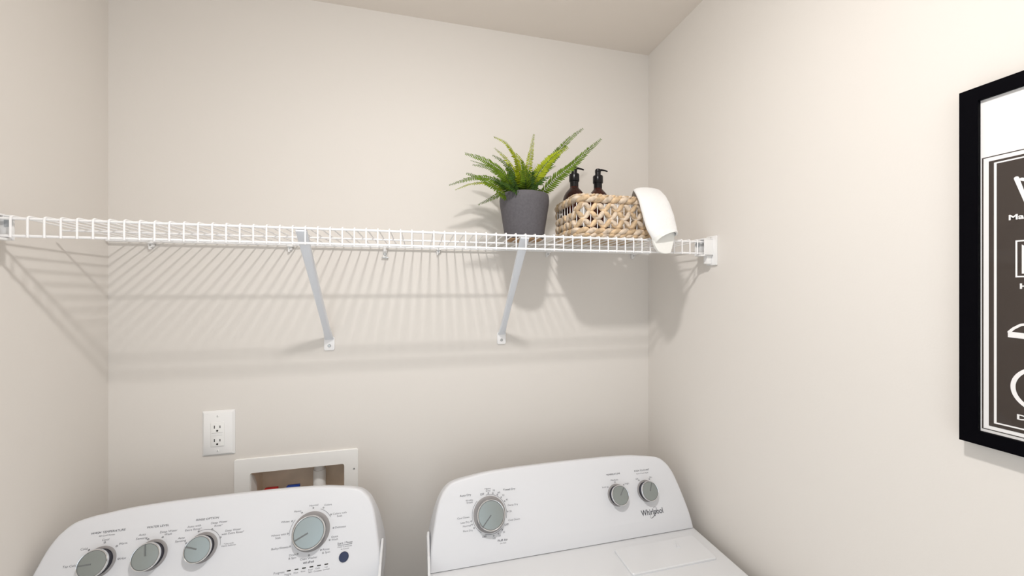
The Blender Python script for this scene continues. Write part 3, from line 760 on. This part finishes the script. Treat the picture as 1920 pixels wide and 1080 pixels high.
def band(z, flip, r=0.0060, steps=760, handle=False):
    """one row of thick leaf bundles waving up and down round the upright wires, pinched where they cross"""
    b = new(); hw = NW//2
    idx = list(range(steps))
    if handle:                                                  # the left end keeps a hand hole in this row
        gap = [i for i in idx if AT(PER*i/steps)[1].x < -0.97]
        idx = list(range(gap[-1]+1, steps))+list(range(0, gap[0]))
    for k in range(2):
        pts, rr = [], []
        for i in idx:
            u = i/steps; p, nrm = AT(PER*u); a = 2*PI*hw*u+flip; tw = 2*PI*hw*u+PI*k+0.6
            jit = noise.noise(Vector((i*0.11, k*9.0+z*50, z*90))); j2 = noise.noise(Vector((i*0.045, 3.0, z*200+k)))
            pts.append(p+nrm*(0.0022*math.cos(tw)+0.0010*math.cos(a/2))+Vector((0, 0, z+0.0074*math.sin(a)+0.0019*math.sin(tw)+0.0016*j2)))
            rr.append(r*(0.66+0.46*abs(math.cos(a))**1.3+0.22*jit))
        tube(b, pts, rr, 9, closed=not handle, mi=k, flat=0.85)
    return obj('woven_band', b, [M['straw'], M['straw_pale']], bk, sharp=60)
twist('base_braid', Z(0.0060), 0.0046, NW//2+2, 0.0022, 0.0018)
twist('base_braid', Z(0.0170), 0.0066, NW//2-3, 0.0026, 0.0034, 0.5)
band(Z(0.0385), 0.0); band(Z(0.0605), PI); band(Z(0.0825), 0.0, handle=True)
twist('rim_braid', Z(0.1030), 0.0068, NW//2-3, 0.0028, 0.0036, 0.2)
twist('rim_braid', Z(0.1132), 0.0030, NW, 0.0020, 0.0012, 0.9)
b = new()
for k in range(NW):
    p, nrm = AT(PER*(k+0.5)/NW); tube(b, [p+Vector((0, 0, Z(0.004))), p+Vector((0, 0, Z(0.114)))], 0.0011, 6)
obj('upright_wires', b, M['wire'], bk)
b = new(); rows = 12
for k in range(rows):
    y = BY0+0.014+(BY1-BY0-0.028)*k/(rows-1); tube(b, [(BX0+0.008+(BX1-BX0-0.016)*i/24, y+0.0012*math.sin(i*1.3+k*PI), Z(0.0075)+0.0016*math.sin(i*1.3+k*PI)) for i in range(25)], 0.0062, 7, flat=1.15, mi=k % 2)
obj('woven_base', b, [M['straw'], M['straw_pale']], bk)

# ------------------------------------------------------------------ pump bottles in the basket
def bottle(x, y, lab, ang, right):
    z0 = Z(0.0150)
    t = thing('pump_bottle', lab, 'bottle', (x, y, z0), 'amber pump bottles in the basket')
    c = (x, y, z0); K = 1.035
    def lathe(b, prof, c, n): return globals()['lathe'](b, [(r*K, h*K) for r, h in prof], c, n)
    b = new(); lathe(b, [(0, 0.0005), (0.030, 0.0), (0.0335, 0.003), (0.0345, 0.008), (0.0345, 0.095), (0.0335, 0.107), (0.0300, 0.120), (0.0245, 0.130), (0.0175, 0.138), (0.0128, 0.1435), (0.0118, 0.148), (0.0118, 0.160), (0, 0.160)], c, 40); bo = obj('bottle_body', b, M['amber'], t)
    b = new(); lathe(b, [(0.0120, 0.146), (0.0122, 0.146), (0.0122, 0.1615), (0.0145, 0.1620), (0.0148, 0.164), (0.0148, 0.181), (0.0138, 0.1835), (0.0085, 0.1850), (0.0082, 0.195), (0, 0.195)], c, 28); pu = obj('pump_collar', b, M['pump'], t)
    b = new(); lathe(b, [(0, 0.194), (0.0086, 0.194), (0.0088, 0.197), (0.0084, 0.2015), (0.0060, 0.2040), (0, 0.2048)], c, 24)
    d = Vector((math.cos(ang), math.sin(ang), 0)); o = Vector(c)
    tube(b, [o+(d*q+Vector((0, 0, h)))*K for q, h in ((0.002, 0.2012), (0.012, 0.2010), (0.021, 0.1996), (0.0285, 0.1968))], [0.0034, 0.0030, 0.0024, 0.0018], 10)
    obj('pump_nozzle', b, M['pump'], t)
    b = new(); rings = []
    for h in (0.030, 0.098): rings.append([Vector(c)+Vector((0.0348*K*math.cos(a), 0.0348*K*math.sin(a), h)) for a in [math.radians(-85+75*i/18) for i in range(19)]])
    loft(b, rings, close=False, cap0=False, cap1=False); lb_ = obj('paper_label', b, M['label'], bo)
bottle(0.4525, 1.064, 'amber bottle with black pump at the left end of the basket, beside the fern', math.radians(-8), False)
bottle(0.5300, 1.064, 'amber bottle with black pump in the middle of the basket, farther from the fern', math.radians(-14), True)

# ------------------------------------------------------------------ towel draped over the basket's end
TL = [(0.612,1.030,1.815),(0.604,1.000,1.862),(0.592,0.970,1.875),(0.579,0.945,1.870),(0.573,0.915,1.842),(0.572,0.893,1.797),(0.575,0.878,1.756),(0.585,0.870,1.731),(0.594,0.867,1.716)]
TR = [(0.645,1.030,1.815),(0.652,1.000,1.866),(0.657,0.970,1.878),(0.660,0.940,1.870),(0.659,0.910,1.841),(0.659,0.886,1.800),(0.658,0.872,1.762),(0.657,0.866,1.744),(0.654,0.864,1.737)]
A_, B_ = catmull(TL, 6), catmull(TR, 6)
def towel_ring(i, grow=0.0):
    l, r = A_[i], B_[i]; q = i/(len(A_)-1); c = (l+r)/2; e = (r-l)/2; out = []
    nv = Vector((0, -1, 0.15)) if q > 0.4 else Vector((0, -0.25-1.8*q, 1.0-2*q)).normalized()
    nv = (nv-e.normalized()*nv.dot(e.normalized())).normalized()
    n = 30
    for k in range(n):
        a = 2*PI*k/n; ca, sa = math.cos(a), math.sin(a)
        dep = (0.012+0.006*q) if sa > 0 else 0.006+0.010*max(0, q-0.5)
        p = c+e*(1+grow/e.length)*math.copysign(abs(ca)**0.85, ca)+nv*((dep+grow)*math.copysign(abs(sa)**0.8, sa))
        # the front edge of the opening arches upwards
        if sa > 0: p = p+Vector((0, 0, 0.012*sa*max(0, (q-0.80)/0.20)))
        out.append(p+nv*0.0012*noise.noise(p*70))
    return out
b = new(); N_ = len(A_)
outer = [towel_ring(i) for i in range(N_)]
inner = [towel_ring(i, -0.0028) for i in range(N_-1, N_-9, -1)]
loft(b, outer+inner, cap0=True, cap1=True)
tw = obj('hand_towel', b, M['towel'], None, sharp=75)
tw['label'] = 'white terry towel hanging over the front of the basket past the shelf edge'; tw['category'] = 'towel'
b = new(); rings = [towel_ring(i, 0.0012) for i in range(N_-5, N_)]
rings.append(towel_ring(N_-1, -0.0032)); rings.append(towel_ring(N_-3, -0.0034))
loft(b, rings, cap0=False, cap1=False); obj('hem_band', b, M['hem'], tw)
b = new()
pf = [(0.5843,1.7418),(0.6078,1.7495),(0.6363,1.7491),(0.6523,1.7441),(0.6475,1.7230),(0.6411,1.7060),(0.6379,1.6920),(0.6267,1.6890),(0.6141,1.6894),(0.6015,1.6940),(0.5952,1.7035),(0.5889,1.7171)]
loft(b, [[(x, 0.8740-0.002*math.sin((x-0.585)*45), z) for x, z in pf], [(x, 0.8670-0.006*math.sin((x-0.585)*45), z) for x, z in pf]])
bmesh.ops.bevel(b, geom=list(b.edges), offset=0.001, segments=2, affect='EDGES'); obj('inner_fold', b, M['hem'], tw)

# ------------------------------------------------------------------ framed laundry sign on the right wall
FY0, FY1, FZ0, FZ1 = -0.0350, 0.3946, 1.3728, 1.8921
pc = thing('framed_sign', 'black framed laundry symbol print behind glass on the right wall', 'picture', (XR, 0.18, FZ0))
FW, XF, XP = 0.0200, 0.787, 0.7930
b = new()
def rect4(x, d): return [Vector((x, FY0+d, FZ0+d)), Vector((x, FY1-d, FZ0+d)), Vector((x, FY1-d, FZ1-d)), Vector((x, FY0+d, FZ1-d))]
loft(b, [rect4(XR-0.0005, 0), rect4(XF+0.0006, 0), rect4(XF, 0.0006), rect4(XF, FW-0.0006), rect4(XF+0.0006, FW), rect4(XR-0.0005, FW), rect4(XR-0.0005, 0)], cap0=False, cap1=False)
bmesh.ops.remove_doubles(b, verts=b.verts, dist=1e-6)
obj('frame', b, M['frame'], pc, smooth=False)
b = new(); box(b, XP, XR-0.003, FY0+0.006, FY1-0.006, FZ0+0.006, FZ1-0.006); art = obj('paper_print', b, M['paper'], pc)
b = new(); box(b, XP-0.0028, XP-0.0013, FY0+0.010, FY1-0.010, FZ0+0.010, FZ1-0.010); obj('glass_pane', b, M['glass'], pc)
YC = 0.18
def pr(y, z, h=0.0): return Vector((XP-0.0004-h, y, z))
def flat(b, y0, y1, z0, z1, mi, h): b.faces.new([b.verts.new(pr(y, z, h)) for y, z in ((y0, z0), (y1, z0), (y1, z1), (y0, z1))]).material_index = mi
b = new()
def rectline(y1, z0, z1, w, mi, h):
    y0 = 2*YC-y1
    flat(b, y1-w, y1, z0, z1, mi, h); flat(b, y0, y0+w, z0, z1, mi, h); flat(b, y0+w, y1-w, z0, z0+w*0.8, mi, h); flat(b, y0+w, y1-w, z1-w*0.8, z1, mi, h)
rectline(0.3731, 1.3968, 1.7880, 0.0015, 1, 0.0)
flat(b, 2*YC-0.3663, 0.3663, 1.4031, 1.7811, 1, 0.0)
rectline(0.3611, 1.4080, 1.7779, 0.0026, 0, 0.0003)
IY = 0.3127
fr2 = lambda y, z: pr(IY-(y), z, 0.0003)                        # text runs towards the camera side
LAY = [0.0003]
def rib(pts, w, closed=False):
    LAY[0] += 0.00004; h = LAY[0]
    ribbon(b, [(p[0], p[1]) for p in pts], w, lambda y, z: pr(IY-y, z, h), 0, closed)
    if not closed:                                              # rounded stroke ends
        for p in (pts[0], pts[-1]):
            LAY[0] += 0.00002; h2 = LAY[0]
            b.faces.new([b.verts.new(pr(IY-q[0], q[1], h2)) for q in arc(p[0], p[1], w/2, 0, 360, 14)[:-1]]).material_index = 0
# wash tub, hang-dry square, iron, dry-clean circle in one column
rib([(-0.0275, 1.7500), (-0.019, 1.7165), (0.019, 1.7165), (0.0275, 1.7500)], 0.0048)
rib([(-0.023+0.046*i/12, 1.7435+0.004*math.cos(i*PI/3)) for i in range(13)], 0.0040)
text(b, 'Machine Wash', 0.0, 1.6973, 0.069, 0.0068, fr2, 0, 0.03)
rib([(-0.0275, 1.6640), (0.0275, 1.6640), (0.0275, 1.6155), (-0.0275, 1.6155)], 0.0026, True)
b.faces.new([b.verts.new(pr(IY-y, z, 0.0003)) for y, z in ((-0.0228, 1.6590), (-0.012, 1.6495), (0, 1.6465), (0.012, 1.6495), (0.0228, 1.6590), (0.0228, 1.6195), (-0.0228, 1.6195))]).material_index = 0
text(b, 'Hang Dry', 0.0, 1.6025, 0.049, 0.0068, fr2, 0, 0.03)
rib([(-0.0180, 1.5668), (0.008, 1.5668)], 0.0026)
b.faces.new([b.verts.new(pr(IY-y, z, 0.0003)) for y, z in ((-0.0353, 1.5320), (0.0300, 1.5285), (0.0300, 1.5350), (-0.0353, 1.5400))]).material_index = 0
rib([(-0.0340, 1.5392), (-0.0300, 1.5445), (-0.0235, 1.5500), (-0.018, 1.5512), (0.024, 1.5512), (0.0290, 1.5330)], 0.0032)
rib(arc(0.0, 1.4650, 0.0305, 0, 360, 56)[:-1], 0.0046, True)
text(b, 'Dry Clean', 0.0, 1.4245, 0.054, 0.0066, fr2, 0, 0.03)
obj('printed_symbols', b, [M['paper'], M['print']], art, smooth=False)

bpy.data.objects.remove(_to); bpy.data.curves.remove(_tc)
